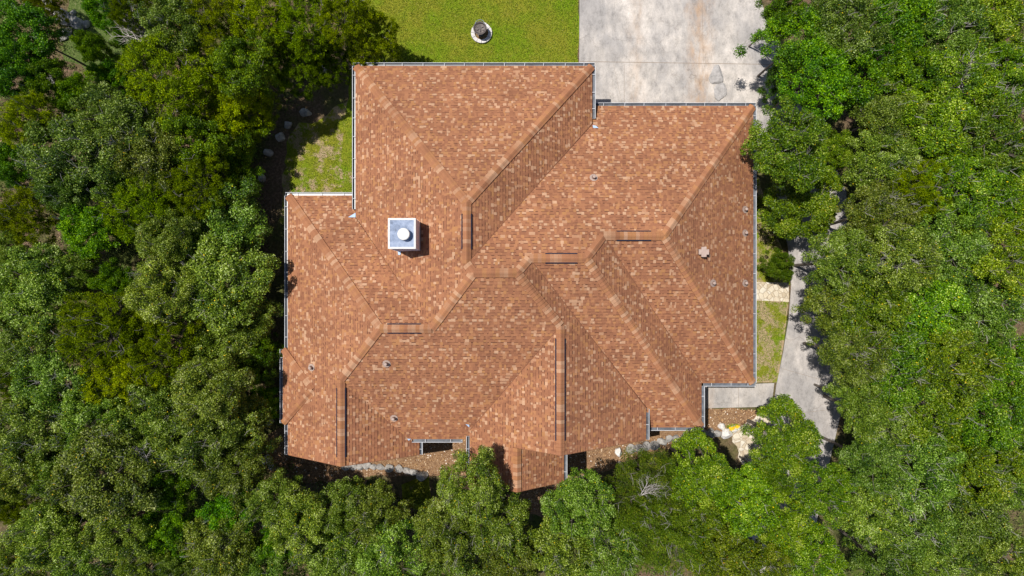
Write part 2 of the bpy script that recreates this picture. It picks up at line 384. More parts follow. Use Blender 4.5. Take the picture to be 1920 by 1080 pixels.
rnd = random.Random(7)
sh = MB(); deck = MB()
EXPO = .130/U
for n, poly in FACES.items():
    pl = PL[n]; cosA = 1/math.sqrt(1+pl['p']**2); step = EXPO*cosA
    flip = (n in 'O Q R'.split())
    extra = .02 if flip else 0
    # deck slab
    top = [W(x, y, z, -.01+extra) for x, y, z in poly]; bot = [W(x, y, z, -.13) for x, y, z in poly]
    ar = sum(top[i][0]*top[(i+1)%len(top)][1]-top[(i+1)%len(top)][0]*top[i][1] for i in range(len(top)))
    if ar < 0: top = top[::-1]; bot = bot[::-1]
    deck.face(top); deck.face(bot[::-1])
    for i in range(len(top)):
        j = (i+1) % len(top); deck.face([bot[i], bot[j], top[j], top[i]])
    # (t, s): t runs up the slope in plan, s along the courses
    if pl['ax'] == 'x': q = [(pl['s']*(pl['X']-x), y) for x, y, z in poly]
    else: q = [(pl['s']*(pl['X']-y), x) for x, y, z in poly]
    tmax = max(a[0] for a in q); k = 0; t = -.4
    q = [((a[0] if a[0] > .5 else a[0]-1.2), a[1]) for a in q]
    def put(poly2, t0, tone, lift0, lift1):
        if len(poly2) < 3 or area(poly2) < .15: return
        pts = []
        for tt, ss in poly2:
            x, y = (pl['X']-pl['s']*tt, ss) if pl['ax'] == 'x' else (ss, pl['X']-pl['s']*tt)
            f = (tt-t0)/step
            pts.append(W(x, y, zat(n, x, y), extra+lift0*(1-f)+lift1*f))
        a = sum(pts[i][0]*pts[(i+1)%len(pts)][1]-pts[(i+1)%len(pts)][0]*pts[i][1] for i in range(len(pts)))
        if a < 0: pts = pts[::-1]
        sh.face(pts, tone)
    while t < tmax:
        row = clip(clip(q, 0, t, True), 0, t+step, False)
        if len(row) >= 3:
            s0, s1 = min(a[1] for a in row), max(a[1] for a in row)
            s = s0 - rnd.uniform(0, 8); tooth = rnd.random() < .5
            while s < s1:
                wd = rnd.choice((2.7, 3.4, 4.2, 5.0, 6.0, 7.4))*rnd.uniform(.9, 1.1)
                cell = clip(clip(row, 1, s, True), 1, s+wd, False)
                r = rnd.random()
                tone = (rnd.uniform(.76, 1.0) if r < .15 else rnd.uniform(.6, .72) if r < .26 else rnd.uniform(.07, .6))
                if r >= .24 and not tooth: tone *= .8
                tone = max(tone, .06)
                if len(cell) >= 3:
                    lf = .016 if tooth else .009
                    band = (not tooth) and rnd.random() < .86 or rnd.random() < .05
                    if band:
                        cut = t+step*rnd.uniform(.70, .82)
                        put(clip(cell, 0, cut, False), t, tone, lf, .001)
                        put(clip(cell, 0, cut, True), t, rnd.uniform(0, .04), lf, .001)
                    else: put(cell, t, tone, lf, .001)
                    # butt edge of the tab
                    e0 = [c for c in cell if abs(c[0]-t) < 1e-6]
                    if len(e0) >= 2 and t > 0:
                        ss = [c[1] for c in e0]; a, b = min(ss), max(ss)
                        qd = []
                        for s_, l_ in ((a, lf), (b, lf), (b, -.004), (a, -.004)):
                            x, y = (pl['X']-pl['s']*t, s_) if pl['ax'] == 'x' else (s_, pl['X']-pl['s']*t)
                            qd.append(W(x, y, zat(n, x, y), extra+l_))
                        sh.face(qd, tone)
                s += wd; tooth = not tooth if rnd.random() < .85 else tooth
        t += step; k += 1
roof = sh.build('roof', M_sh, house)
dk = deck.build('roof_deck', M_deck, house)

# hip and ridge caps, with the vents below some ridges
def capline(a, b, na, nb, vent=None, lift=0.0, name='ridge_cap', half=.16):
    """a is the low end, b the high end; na / nb are the slopes left and right of a->b"""
    A, B = Vector(a), Vector(b); d = (B-A); Lp = math.hypot(d.x, d.y)
    if Lp < 1: return
    dx, dy = d.x/Lp, d.y/Lp; nx, ny = -dy, dx
    L3 = d.length*U; N = max(1, int(L3/.142)); mb = MB(); r = random.Random(int(a[0]*7+a[1]*13+b[0]))
    hw = half/U
    def pt(f, o, up):                                            # o in -1..1 across the cap
        x, y = A.x+d.x*f+nx*o*hw, A.y+d.y*f+ny*o*hw
        zr = A.z+d.z*f
        zs = zat(na if o > 0 else nb, x, y)
        z = min(zr, zs)+0.0 if abs(o) > .3 else zr - abs(o)*.18*hw*.4
        if abs(o) > .3: z = zs
        else: z = zr*(1-abs(o)/.3)+zat(na if o > 0 else nb, A.x+d.x*f+nx*(.3 if o > 0 else -.3)*hw, A.y+d.y*f+ny*(.3 if o > 0 else -.3)*hw)*(abs(o)/.3)
        if abs(o) < .05: z = zr - .12*hw*.25
        return W(x, y, z, up)
    for i in range(N):
        f0, f1 = i/N, min(1, (i+1.35)/N)
        r1 = r.random(); tn = r.uniform(.82, .94) if r1 < .17 else r.uniform(.72, .78) if r1 < .32 else r.uniform(.3, .62)
        os_ = (-1, -.62, -.3, 0, .3, .62, 1)
        u0, u1 = .070+lift, .040+lift
        dip = [0, 0, .01, .012, .01, 0, 0]
        bow = [.18, .06, .015, 0, .015, .06, .18]                # leading edge bows like a folded tab
        P0 = [pt(max(0, f0+bow[j]*.25/N), o, u0+dip[j]) for j, o in enumerate(os_)]; P1 = [pt(f1, o, u1+dip[j]) for j, o in enumerate(os_)]
        D0 = [pt(max(0, f0+bow[j]*.25/N), o, u0-.03) for j, o in enumerate(os_)]
        for j in range(6):
            mb.face([P0[j+1], P0[j], P1[j], P1[j+1]], tn); mb.face([P0[j], P0[j+1], D0[j+1], D0[j]], .06)
        for j in (0, 6):
            mb.face([P0[j], P1[j], pt(f1, os_[j], -.01), pt(f0, os_[j], -.01)], tn*.8)
    cap = mb.build(name, M_sh, house)
    if vent:
        f0, f1, wv = vent; v = MB(); hv = 1+wv
        for sgn in (-1, 1):
            q = [pt(f0, sgn*hv, -.01), pt(f1, sgn*hv, -.01), pt(f1, sgn*hv, .085), pt(f0, sgn*hv, .085)]
            q2 = [pt(f0, sgn*.93, .088), pt(f1, sgn*.93, .088), pt(f1, sgn*.93, -.01), pt(f0, sgn*.93, -.01)]
            v.face(q); v.face([q[3], q[2], q2[1], q2[0]]); v.face([q2[0], q2[1], q2[2], q2[3]])
            v.face([q[0], q[3], q2[0], q2[3]]); v.face([q[1], q2[2], q2[1], q[2]])
        v.build('ridge_vent', M_vent, cap)
    return cap
hips = [(cAB,ABC,'A','B'),(cAC,ABC,'C','A'),(ABC,BCD,'C','B'),((eX['E'],eX['D'],0),DEF,'E','D'),((eX['E'],eX['F'],0),DEF,'F','E'),
 ((eX['G'],eX['H'],0),DHG,'H','G'),((eX['M'],eX['L'],0),LKM,'L','M'),(KMN,LKM,'M','K'),(LKB,BDK,'B','K'),(BCD,BDK,'D','B'),
 (KIJ,DKI,'K','I'),(DIH,DKI,'I','D'),(DGF,DHG,'G','D'),((eX['Q'],eX['O'],0),OQR,'O','Q'),((eX['Q'],eX['R'],0),OQR,'Q','R')]
def side(na, nb, a, b):                                      # which of the two slopes lies left (+n) of a->b
    dx, dy = b[0]-a[0], b[1]-a[1]; L = math.hypot(dx, dy); nx, ny = -dy/L*8, dx/L*8
    mx, my = (a[0]+b[0])/2, (a[1]+b[1])/2
    zr = min(zat(na, mx+nx, my+ny), 1e9), min(zat(nb, mx+nx, my+ny), 1e9)
    return (na, nb) if zr[0] <= zr[1] else (nb, na)
for a, b, na, nb in hips:
    l, r_ = side(na, nb, a, b)
    vt = (.18, .76, .17) if (a is ABC) else None
    capline(a, b, l, r_, vent=vt, lift=.02 if na in 'OQR' else 0, half=.16 if na not in 'OQ' else .13)
def lvl(a, b, na, nb, vent):                                  # level ridges
    l, r_ = side(na, nb, a, b); capline(a, b, l, r_, vent=vent, lift=.012)
lvl(BDK, DKI, 'K', 'D', None)
lvl(DIH, DHG, 'H', 'D', (.28, .84, .17)); lvl(DGF, DEF, 'F', 'D', (.22, .79, .17)); lvl(LKM, LKB, 'K', 'L', (.14, .79, .17))
lvl(KMN, MNe, 'M', 'N', (.10, .90, .17)); lvl(KIJ, IJe, 'I', 'J', (.10, .89, .17)); lvl(JTb, JTf, 'J', 'T', None)

# valleys: a thin woven line of cut shingle
vm = MB()
for a, b, na, nb in ((vCD,BCD,'C','D'),(vHI,DIH,'H','I'),((eX['G'],eX['F'],0),DGF,'F','G'),(vKJ,KIJ,'K','J')):
    A, B = Vector(a), Vector(b); d = B-A; Lp = math.hypot(d.x, d.y); nx, ny = -d.y/Lp, d.x/Lp
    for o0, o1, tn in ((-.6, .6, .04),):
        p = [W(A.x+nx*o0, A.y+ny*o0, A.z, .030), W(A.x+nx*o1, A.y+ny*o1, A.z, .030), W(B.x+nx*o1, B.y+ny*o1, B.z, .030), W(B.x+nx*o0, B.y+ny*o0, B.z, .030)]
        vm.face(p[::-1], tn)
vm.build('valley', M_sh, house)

# rake boards on the gable fronts
for a, b in (((eX['I'], yG1, HI), IJe), (IJe, JTb), ((eX['M'], yG2, 0), MNe), (MNe, (eX['N'], yG2, 0)), ((eX['J'], yP, HI), JTf), (JTf, (eX['T'], yP, HI))):
    p = [W(*a, -.012), W(*b, -.012), W(*b, -.19), W(*a, -.19)]; q = [(x, y-.025, z) for x, y, z in p]
    rk = MB(); rk.face(q[::-1]); rk.face([p[0], p[1], q[1], q[0]]); rk.face([p[3], p[2], q[2], q[3]]); rk.face(p)
    rk.build('rake_board', M_deck, house)

# gutters: bottom, back, front with a rolled lip, strap hangers
def gutter(ax, s, e0, z0, c0, c1, wd=.13):
    """ax 'x': runs along y at x = e0; s = outward sign (roof units); c0..c1 along"""
    o, inn, hg = MB(), MB(), MB()
    e = e0*(F-z0)/F*U if z0 else e0*U
    zt = EAVE+z0*U-.005; a, b = c0*U, c1*U
    def q(u0, u1, l0, l1, z1, z2, mb):                            # u outward, l along
        if ax == 'x': mb.box(min(e+s*u0, e+s*u1), max(e+s*u0, e+s*u1), -max(l0, l1), -min(l0, l1), z1, z2)
        else: mb.box(min(l0, l1), max(l0, l1), -max(e+s*u0, e+s*u1), -min(e+s*u0, e+s*u1), z1, z2)
    q(.0, wd, a, b, zt-.115, zt-.105, inn); q(0, .006, a, b, zt-.105, zt-.02, inn)
    q(wd, wd+.010, a, b, zt-.115, zt+.004, o); q(wd-.008, wd+.012, a, b, zt+.004, zt+.010, o)
    for l in (a, b): q(.0, wd, l-.004 if l == b else l, l if l == b else l+.004, zt-.105, zt, o)
    n = max(1, round((b-a)/.84)); r = random.Random(int(e*100+a*31))
    g_ = o.build('gutter', M_white, house); inn.build('trough', M_gin, g_)
    for i in range(n):
        hg = MB(); l = a+(b-a)*(i+.5)/n+r.uniform(-.05, .05); q(.0, wd-.016, l-.010, l+.010, zt+.002, zt+.008, hg)
        hg.build('gutter_hanger', M_white, g_)
gutter('y', -1, -416, HI, eX['B']-5, eX['C']+5)
gutter('x', -1, -293, HI, eX['A'], (392-540)*(F-HI)/F); gutter('x', 1, 150, HI, eX['A'], (222-540)*(F-HI)/F)
gutter('y', -1, -341, 0, eX['C']+8, eX['E']+5); gutter('x', 1, 452, 0, eX['D'], eX['F'])
gutter('y', 1, 178, 0, eX['G']+5, eX['E']+5); gutter('x', 1, 355, 0, eX['F']+6, eX['H']); gutter('y', 1, 261, 0, eX['I']+8, eX['G']+5)
gutter('x', 1, 251, HI, vHI[1]+2, yG1); gutter('y', 1, 283, KK, 774-960, 868-960); gutter('x', -1, -79, HI, vKJ[1]+12, yP)
gutter('x', 1, 97, HI, yG1+1, 358); gutter('x', 1, -174, 0, 288, yG2); gutter('x', -1, -420, 0, eX['L'], 114); gutter('x', -1, -429, 0, 115, 253)
gutter('x', -1, -420, 0, 254, yG2); gutter('y', -1, -173, 0, eX['M']-5, eX['B']-7)
# kick-out flashings where a valley ends
def flash(p3):
    mb = MB(); q = [Vector(W(*p, .035)) for p in p3]
    mb.face(q); mb.face(q[::-1]); mb.face([v+Vector((0, 0, .004)) for v in q]); mb.build('flashing', M_flash, house)
def onto(n, px, py):                                              # pixel -> point on slope n
    a, b, c = PL[n]['abc']; ux, uy = px-960, py-540
    k = (F-c)/(F+a*ux+b*uy); return (ux*k, uy*k, F-k*F)
flash([onto('L',653,407.5), onto('L',667,407.5), onto('L',667,399)])
flash([onto('D',1111,235), onto('D',1117,236), onto('D',1122,240.5), onto('D',1112,240)])
flash([onto('K',760,822), onto('K',771,822.5), onto('K',761,830)])
flash([onto('K',873,795), onto('K',880,796), onto('K',880,801)])
flash([onto('H',1206,767), onto('H',1211,767), onto('H',1211,771), onto('H',1208,772)])

# roof vents
def pipe_vent(n, px, py, h=.20, r=.062, light=True):
    x, y, z = onto(n, px, py); X, Y, Z = W(x, y, z); a, b, c = PL[n]['abc']
    f = MB(); s_ = .15
    nseg = 10; pts = [(s_*math.cos(2*math.pi*i/nseg)*1.05, s_*math.sin(2*math.pi*i/nseg)) for i in range(nseg)]
    f.face([(X+u, Y+v, Z+a*u-b*v+.022) for u, v in pts]); f.lathe((X, Y, Z-.02), [(.10, 0), (.075, .09), (r+.005, .13)], 14)
    base = f.build('vent_flashing', M_pipe, house)
    p = MB(); p.lathe((X, Y, Z), [(r, -.02), (r, h), (r*.8, h+.025), (.001, h+.035)], 16, .5)
    p.build('vent_pipe', M_pipe, base, smooth=False)
for n, px, py in (('D',1113,333),('E',1397,393),('E',1397,437),('E',1397,531),('E',1337,531),('K',725,682),('K',739,784),('M',584,689)):
    pipe_vent(n, px, py, .20 if n == 'E' else .25)
x, y, z = onto('E', 1316, 473); X, Y, Z = W(x, y, z)             # cross-shaped wind cap
cv = MB(); cv.box(X-.19, X+.19, Y-.10, Y+.10, Z+.20, Z+.29); cv.box(X-.095, X+.095, Y-.19, Y+.19, Z+.195, Z+.295)
cvb = cv.build('wind_cap', M_pipe, house)
cv = MB(); cv.lathe((X, Y, Z-.05), [(.17, 0), (.10, .12), (.075, .26)], 16); cv.build('vent_flashing', M_pipe, cvb)

# chimney
cx0, cx1, cy0, cy1 = (x*1098/F*U for x in (-232.5, -180.5, -131, -73.5)); cy0, cy1 = -cy1, -cy0
zt = EAVE+182*U; ch = MB()
ch.box(cx0+.015, cx1-.015, cy0+.015, cy1-.015, EAVE+60*U, zt-.10)
for zz in np.arange(EAVE+90*U, zt-.12, .20): ch.box(cx0+.008, cx1-.008, cy0+.008, cy1-.008, zz, zz+.012)
chim = ch.build('chimney', M_chim, house)
cr = MB(); t_ = .065
cr.box(cx0, cx1, cy0, cy0+t_, zt-.12, zt+.008); cr.box(cx0, cx1, cy1-t_, cy1, zt-.12, zt+.008)
cr.box(cx0, cx0+t_, cy0+t_, cy1-t_, zt-.12, zt+.008); cr.box(cx1-t_, cx1, cy0+t_, cy1-t_, zt-.12, zt+.008)
cr.build('chimney_trim', M_pw, chim)
cc = MB(); cc.box(cx0+t_, cx1-t_, cy0+t_, cy1-t_, zt-.08, zt-.004); cc.build('chimney_cap', M_galv, chim)
fx, fy = -207.5*1098/F*U+.115, 103*1098/F*U-.055
fl = MB(); fl.lathe((fx, fy, zt-.005), [(.27, 0), (.14, .035), (.13, .06)], 24); fl.build('storm_collar', M_galv, chim, True)
fl = MB(); fl.lathe((fx, fy, zt), [(.13, .0), (.13, .13), (.155, .13)], 28); fl.build('flue_pipe', M_galv, chim, True)
fl = MB(); fl.lathe((fx, fy, zt), [(.14, .13), (.205, .135), (.21, .15), (.21, .275), (.195, .287), (.10, .30), (.001, .303)], 32); fl.build('flue_cap', M_pw, chim)
mb = MB(); mb.box(cx0-.0, cx1+.04, cy0-.05, cy0+.04, EAVE+100*U, EAVE+104*U); 
flash([onto('B',746,471), onto('B',752,470), onto('B',751,478), onto('B',747,478)])

# walls, set in from the eaves
wl = MB(); IN = .55
def wall(x0, y0, x1, y1, zt, th=.15):                           # roof units in, vertical box
    X0, X1 = sorted((x0*U, x1*U)); Y0, Y1 = sorted((-y0*U, -y1*U))
    wl.box(X0, X1+ (th if X1-X0 < .01 else 0), Y0, Y1+(th if Y1-Y0 < .01 else 0), 0, zt)
i_ = IN/U
loZ, hiZ = EAVE-.16, EAVE+HI*U-.16
wall(eX['B']+i_, eX['A']+i_, eX['C']-i_, 60, hiZ)
wall(eX['C']-i_-10, eX['D']+i_, eX['E']-i_, eX['F']-i_, loZ)
wall(eX['I']-i_-60, -20, eX['G']-i_, eX['H']-i_, loZ)
wall(eX['J']+i_, 0, eX['I']-i_, yG1-i_*.6, hiZ-.05)
wall(eX['J']+i_, yG1-i_*.8, eX['T']-i_, yP-i_*.6, hiZ-.07)
wall(eX['M']+i_, eX['L']+i_, eX['B']+i_+8, eX['K']-i_, loZ-.02)
wall(eX['B']+i_, 30, eX['J']+i_+10, eX['K']-i_, loZ+.02)
wall(eX['M']+i_+1, 190, eX['N']-i_, yG2-i_*.5, loZ-.03)
wall(eX['Q']+i_, eX['O']+i_, eX['M']+i_+20, eX['R']-i_, loZ-.04)
# gable triangles
def tri(a, b, c, inset):
    p = [W(*a, -.13), W(*b, -.13), W(*c, -.13)]; p = [(x, y+inset, z) for x, y, z in p]; q = [(x, y+.15, z) for x, y, z in p]
    wl.face(p); wl.face(q[::-1])
    for i in range(3): wl.face([p[i], q[i], q[(i+1)%3], p[(i+1)%3]])
tri((eX['J']+i_, yG1, HI), (eX['I']-i_, yG1, HI), IJe, IN*.6); tri((eX['M']+i_, yG2, 0), (eX['N']-i_, yG2, 0), MNe, IN*.5)
tri((eX['J']+i_, yP, HI), (eX['T']-i_, yP, HI), JTf, IN*.6)
wl.build('wall', M_wall, house)
def opening(name, x, y, z0, wd, ht, ax, m, s):
    a = MB(); b = MB()
    if ax == 'y':
        a.box(x-wd/2-.07, x+wd/2+.07, y-.03, y+.03, z0-.07, z0+ht+.07); b.box(x-wd/2, x+wd/2, y-.036, y+.036, z0, z0+ht)
    else:
        a.box(x-.03, x+.03, y-wd/2-.07, y+wd/2+.07, z0-.07, z0+ht+.07); b.box(x-.036, x+.036, y-wd/2, y+wd/2, z0, z0+ht)
    o = a.build(name, M_pw, house); b.build('pane' if name == 'window' else 'panel', m, o)
nY = -(eX['A']+i_)*U; dY = -(eX['D']+i_)*U
for xx in (-4.8, -1.6, 1.2): opening('window', xx, nY, .9, 1.2, 1.4, 'y', M_glass, 1)
opening('garage_door', 6.7, dY, .1, 4.9, 2.15, 'y', M_door, 1)
for yy in (3, 0, -2.4): opening('window', (eX['E']-i_)*U, yy, 1., 1.0, 1.3, 'x', M_glass, 1)
for yy in (1.6, -1.2): opening('window', (eX['M']+i_)*U, yy, 1., 1.0, 1.3, 'x', M_glass, 1)
opening('window', (eX['M']+eX['N'])/2*U, -(yG2-i_*.5)*U, .9, 1.4, 1.4, 'y', M_glass, 1)
opening('window', 3.2, -(yG1-i_*.6)*U, .9, 1.3, 1.4, 'y', M_glass, 1)
opening('front_door', .3, -(yP-i_*.6)*U, .1, 1.1, 2.1, 'y', M_door, 1)
# downspouts
def spout(pts):
    mb = MB(); mb.tube(pts, [.04]*len(pts), 6); mb.build('downspout', M_white, house)
xg, yg = (866-960)*U, -(285)*U
spout([(xg, yg, EAVE+.15), (xg, yg+.25, EAVE-.2), (xg, yg+.42, EAVE-.35), (xg, yg+.42, .15), (xg-.02, yg-.25, .06)])
for px, yy, s_ in ((eX['E'], eX['F']-6, -1), (eX['M'], eX['L']+5, 1)):
    spout([(px*U+.05*-s_, -yy*U, EAVE-.1), (px*U+s_*.4, -yy*U, EAVE-.35), (px*U+s_*.5, -yy*U, .1)])

# ------------------------------------------------------------------ fire bowl in its stone ring
rx, ry = G(903, 63)
ring = empty('stone_ring', (rx, ry, 0)); tag(ring, 'round ring of pale stone blocks lying on the lawn under the iron fire bowl', 'stone ring')
for k in range(12):
    a0, a1 = 2*math.pi*k/12+.02, 2*math.pi*(k+1)/12-.02; mb = MB(); r = random.Random(k)
    ro = .47+r.uniform(-.008, .008); ri = .31; h = .13+r.uniform(-.006, .006)
    poly = [(ro*math.cos(a0+(a1-a0)*i/3), ro*math.sin(a0+(a1-a0)*i/3)) for i in range(4)] + [(ri*math.cos(a1+(a0-a1)*i/3), ri*math.sin(a1+(a0-a1)*i/3)) for i in range(4)]
    mb.prism(poly, 0, h); mb.build('ring_block', M_ring, ring)
mb = MB(); mb.lathe((0, 0, 0), [(.31, .02), (.001, .025)], 24); mb.build('gravel_fill', M_bed, ring)
bowl = empty('fire_bowl', (rx-.045, ry-.0, 0)); tag(bowl, 'dark iron fire bowl on a pedestal with ash and a swung grate', 'fire bowl')
mb = MB(); mb.lathe((0, 0, 0), [(.16, .02), (.05, .06), (.045, .42), (.10, .47)], 18); mb.build('pedestal', M_iron, bowl)
mb = MB(); mb.lathe((0, 0, 0), [(.06, .46), (.17, .50), (.25, .57), (.285, .66), (.30, .66), (.30, .675), (.265, .675), (.235, .60), (.15, .54), (.001, .52)], 30); mb.build('bowl', M_iron, bowl, True)
mb = MB(); mb.lathe((0, 0, 0), [(.23, .585), (.14, .61), (.001, .62)], 22); mb.build('ash_bed', M_ash, bowl)
mb = MB()
for a, l in ((.5, .17), (1.7, .15), (2.6, .16)):
    mb.tube([(-l*math.cos(a), -l*math.sin(a), .63), (l*math.cos(a), l*math.sin(a), .65)], [.028, .022], 7)
mb.build('charred_log', M_ash, bowl)
mb = MB(); n = 22
mb.tube([(.24*math.cos(math.pi*2*i/n), .24*math.sin(math.pi*2*i/n), .70) for i in range(n+1)], [.008]*(n+1), 5)
for o in np.linspace(-.2, .02, 5):
    c = math.sqrt(.24**2-o*o); mb.tube([(o, -c, .70), (o, c, .70)], [.005, .005], 4)
mb.build('grate', M_iron, bowl)
mb = MB(); mb.tube([(.20*math.cos(a), .18+.17*math.sin(a), .70+.02*math.sin(a)) for a in np.linspace(-.1, math.pi+.1, 14)], [.009]*14, 5); mb.build('handle', M_galv, bowl)

# ------------------------------------------------------------------ rocks
def rockmesh(seed, sx, sy, sz, m):
    bm = bmesh.new(); bmesh.ops.create_icosphere(bm, subdivisions=3, radius=1); r = random.Random(seed)
    ks = [(Vector((r.gauss(0,1), r.gauss(0,1), r.gauss(0,1))).normalized(), r.uniform(.62, .92)) for _ in range(14)]
    for v in bm.verts:
        for k, d in ks:
            t = v.co.dot(k)
            if t > d: v.co -= k*(t-d)
        v.co += Vector((r.uniform(-1,1), r.uniform(-1,1), r.uniform(-1,1)))*.022
        v.co = Vector((v.co.x*sx, v.co.y*sy, v.co.z*sz))
    me = bpy.data.meshes.new('rock'); bm.to_mesh(me); bm.free(); me.materials.append(m); return me
def rock(px, py, wpx, hpx, m, seed, label, z=.0, tall=.5, group=None, rz=0, name='boulder', cat='boulder'):
    k = CAMH/F; sx, sy = wpx*k*.66, hpx*k*.66; sz = min(sx, sy)*tall*1.6
    me = rockmesh(seed, sx, sy, sz, m); me.name = name
    o = link(name, me, None, None, (*G(px, py), z+sz*.45)); o.rotation_euler[2] = rz
    return tag(o, label, cat, group)
rock(1342, 143, 23, 34, M_slab, 3, 'flat grey boulder lying on the driveway above its paler neighbour', .02, .2)
rock(1350, 173, 20, 28, M_slab, 4, 'flat pale boulder at the driveway foot touching the roof gutter', .02, .2)
rock(792, 891, 20, 15, M_rock, 5, 'squared grey boulder below the gravel bed left of the porch', 0, .7)
rock(574, 213, 20, 14, M_rock, 6, 'grey boulder half under a juniper beside the upper left roof corner', 0, .7)
rock(607, 136, 12, 14, M_rock, 7, 'small grey boulder under branches left of the top gutter', 0, .7)
rock(541, 235, 14, 12, M_rock, 71, 'shaded grey rock at the top end of the side lawn', 0, .7)
rock(527, 258, 14, 16, M_rock, 72, 'shaded grey rock left of the side lawn', 0, .7)
rock(505, 287, 15, 13, M_rock, 73, 'grey rock on the leaf litter furthest left of the side lawn', 0, .7)
rock(492, 335, 12, 12, M_rock, 74, 'grey rock in leaf litter below the side lawn rocks', 0, .7)
rock(513, 765, 14, 14, M_rock, 8, 'upper of two dark rocks left of the roof bay', 0, .7)
rock(508, 788, 12, 18, M_rock, 9, 'lower of two dark rocks left of the roof bay', 0, .7)
rock(503, 860, 17, 16, M_whiterock, 10, 'larger white rock at the lower left house corner', 0, .6)
rock(509, 874, 12, 13, M_whiterock, 11, 'smaller white rock at the lower left house corner', 0, .6)
rock(1360, 812, 20, 17, M_whiterock, 12, 'large white rock in front of the yellow flowers', 0, .6)
rock(1352, 799, 12, 11, M_whiterock, 13, 'small white rock left of the yellow flowers', 0, .6)
rock(1377, 803, 16, 12, M_whiterock, 14, 'white rock right of the yellow flowers', 0, .6)
rock(1159, 846, 12, 14, M_whiterock, 15, 'upright pale stone at the gravel edge right of the porch', 0, .8)
ORD = 'first second third fourth fifth sixth seventh eighth ninth tenth eleventh twelfth'.split()
edge = [(648,873),(663,872),(676,873),(688,871),(700,873),(714,874),(730,876),(748,877),(764,881),(776,884)]
r = random.Random(5)
for i, (a, b) in enumerate(edge):
    rock(a, b+1, r.uniform(13, 17), r.uniform(9, 13), M_rock, 100+i, ORD[i]+' edging stone from the left in the row under the left gable', 0, .5, 'edging stones under the left gable', r.uniform(-.3, .3), 'edging_stone', 'edging stone')
edge = [(1183,841),(1196,840),(1212,836),(1226,834),(1240,828),(1254,822),(1268,823),(1284,819),(1299,814),(1316,812),(1332,811),(1342,813)]
for i, (a, b) in enumerate(edge):
    rock(a, b, r.uniform(14, 19), r.uniform(10, 15), M_rock, 130+i, ORD[i]+' edging stone from the left in the row below the right roof corner', 0, .5, 'edging stones below the right roof corner', r.uniform(-.5, .5), 'edging_stone', 'edging stone')
for i, (a, b, w_, h_) in enumerate(((95,12,26,16),(122,35,30,22),(146,44,30,18),(112,28,18,14),(125,66,16,26),(100,155,14,22),(135,30,20,12),(163,46,12,12))):
    rock(a, b, w_, h_, M_rock, 160+i, 'limestone outcrop in the upper left clearing, '+('leftmost at the top', 'second from the left', 'right of the widest one', 'between the two top ones', 'tall narrow one', 'lowest of all', 'topmost one', 'small rightmost one')[i], 0, .5, 'limestone outcrops in the clearing', r.uniform(-1, 1), 'outcrop', 'outcrop')

# pebbles on the bed (past counting)
def inside(p, poly):
    c = False; x, y = p
    for i in range(len(poly)):
        x1, y1 = poly[i]; x2, y2 = poly[i-1]
        if (y1 > y) != (y2 > y) and x < (x2-x1)*(y-y1)/(y2-y1)+x1: c = not c
    return c
r = random.Random(11); pb = MB(); cnt = 0
while cnt < 9000:
    p = (r.uniform(498, 1440), r.uniform(765, 960))
    if not inside(p, BED) or (p[1] < 815 and p[0] < 1310): continue
    cnt += 1; x, y = G(*p); s_ = r.uniform(.012, .038); tn = r.random()**1.4*.93 if r.random() < .975 else 1.0
    a = r.uniform(0, 6.28); ring_ = [(x+s_*math.cos(a+k*1.2566)*r.uniform(.7, 1.2), y+s_*math.sin(a+k*1.2566)*r.uniform(.7, 1.2)) for k in range(5)]
    ap = (x, y, .02+s_*.8)
    for k in range(5): pb.face([(*ring_[k], .016), (*ring_[(k+1)%5], .016), ap], tn)
tag(pb.build('gravel', M_pebble), 'loose tan and brown gravel covering the bed along the front of the house', 'gravel', kind='stuff')

# grass blades on the lawns
def cards(name, cen, nor, ln, wd, tone, m, up_axis=None, seed=0):
    """diamond faces: centres, normals, lengths, widths, tones (numpy)"""
    rg = np.random.default_rng(seed); n = len(cen)
    rv = up_axis if up_axis is not None else rg.normal(size=(n, 3))
    a = np.cross(nor, rv); a /= np.linalg.norm(a, axis=1, keepdims=True)+1e-9
    b = np.cross(nor, a)
    if up_axis is not None: a, b = b, a
    v = np.stack([cen-a*ln[:, None]/2, cen+b*wd[:, None]/2, cen+a*ln[:, None]/2, cen-b*wd[:, None]/2], 1).reshape(-1, 3)
    me = bpy.data.meshes.new(name); me.vertices.add(4*n); me.loops.add(4*n); me.polygons.add(n)
    me.vertices.foreach_set('co', v.astype(np.float32).ravel())
    me.loops.foreach_set('vertex_index', np.arange(4*n, dtype=np.int32))
    me.polygons.foreach_set('loop_start', np.arange(0, 4*n, 4, dtype=np.int32))
    me.update(calc_edges=True)
    me.attributes.new('tone', 'FLOAT', 'FACE').data.foreach_set('value', tone.astype(np.float32))
    me.materials.append(m); return me
rg = np.random.default_rng(3)
def scatter_px(n, poly):
    xs = [p[0] for p in poly]; ys = [p[1] for p in poly]; out = []
    while len(out) < n:
        q = rg.uniform((min(xs), min(ys)), (max(xs), max(ys)), (n, 2))
        out += [p for p in q if inside(p, poly)]
    q = np.array(out[:n]); k = CAMH/F
    return np.stack([(q[:, 0]-960)*k, (540-q[:, 1])*k], 1)
gp = np.concatenate([scatter_px(60000, [(610,-60),(1084,-60),(1084,125),(660,125)]), scatter_px(9000, [(545,245),(670,220),(670,365),(528,365)]),
                     scatter_px(7000, [(1417,564),(1476,567),(1455,715),(1417,715)]), scatter_px(4500, [(1417,360),(1440,380),(1478,520),(1417,525)]), scatter_px(2500, [(758,905),(800,897),(810,945),(760,945)])])
n = len(gp); cen = np.column_stack([gp, rg.uniform(.012, .035, n)])
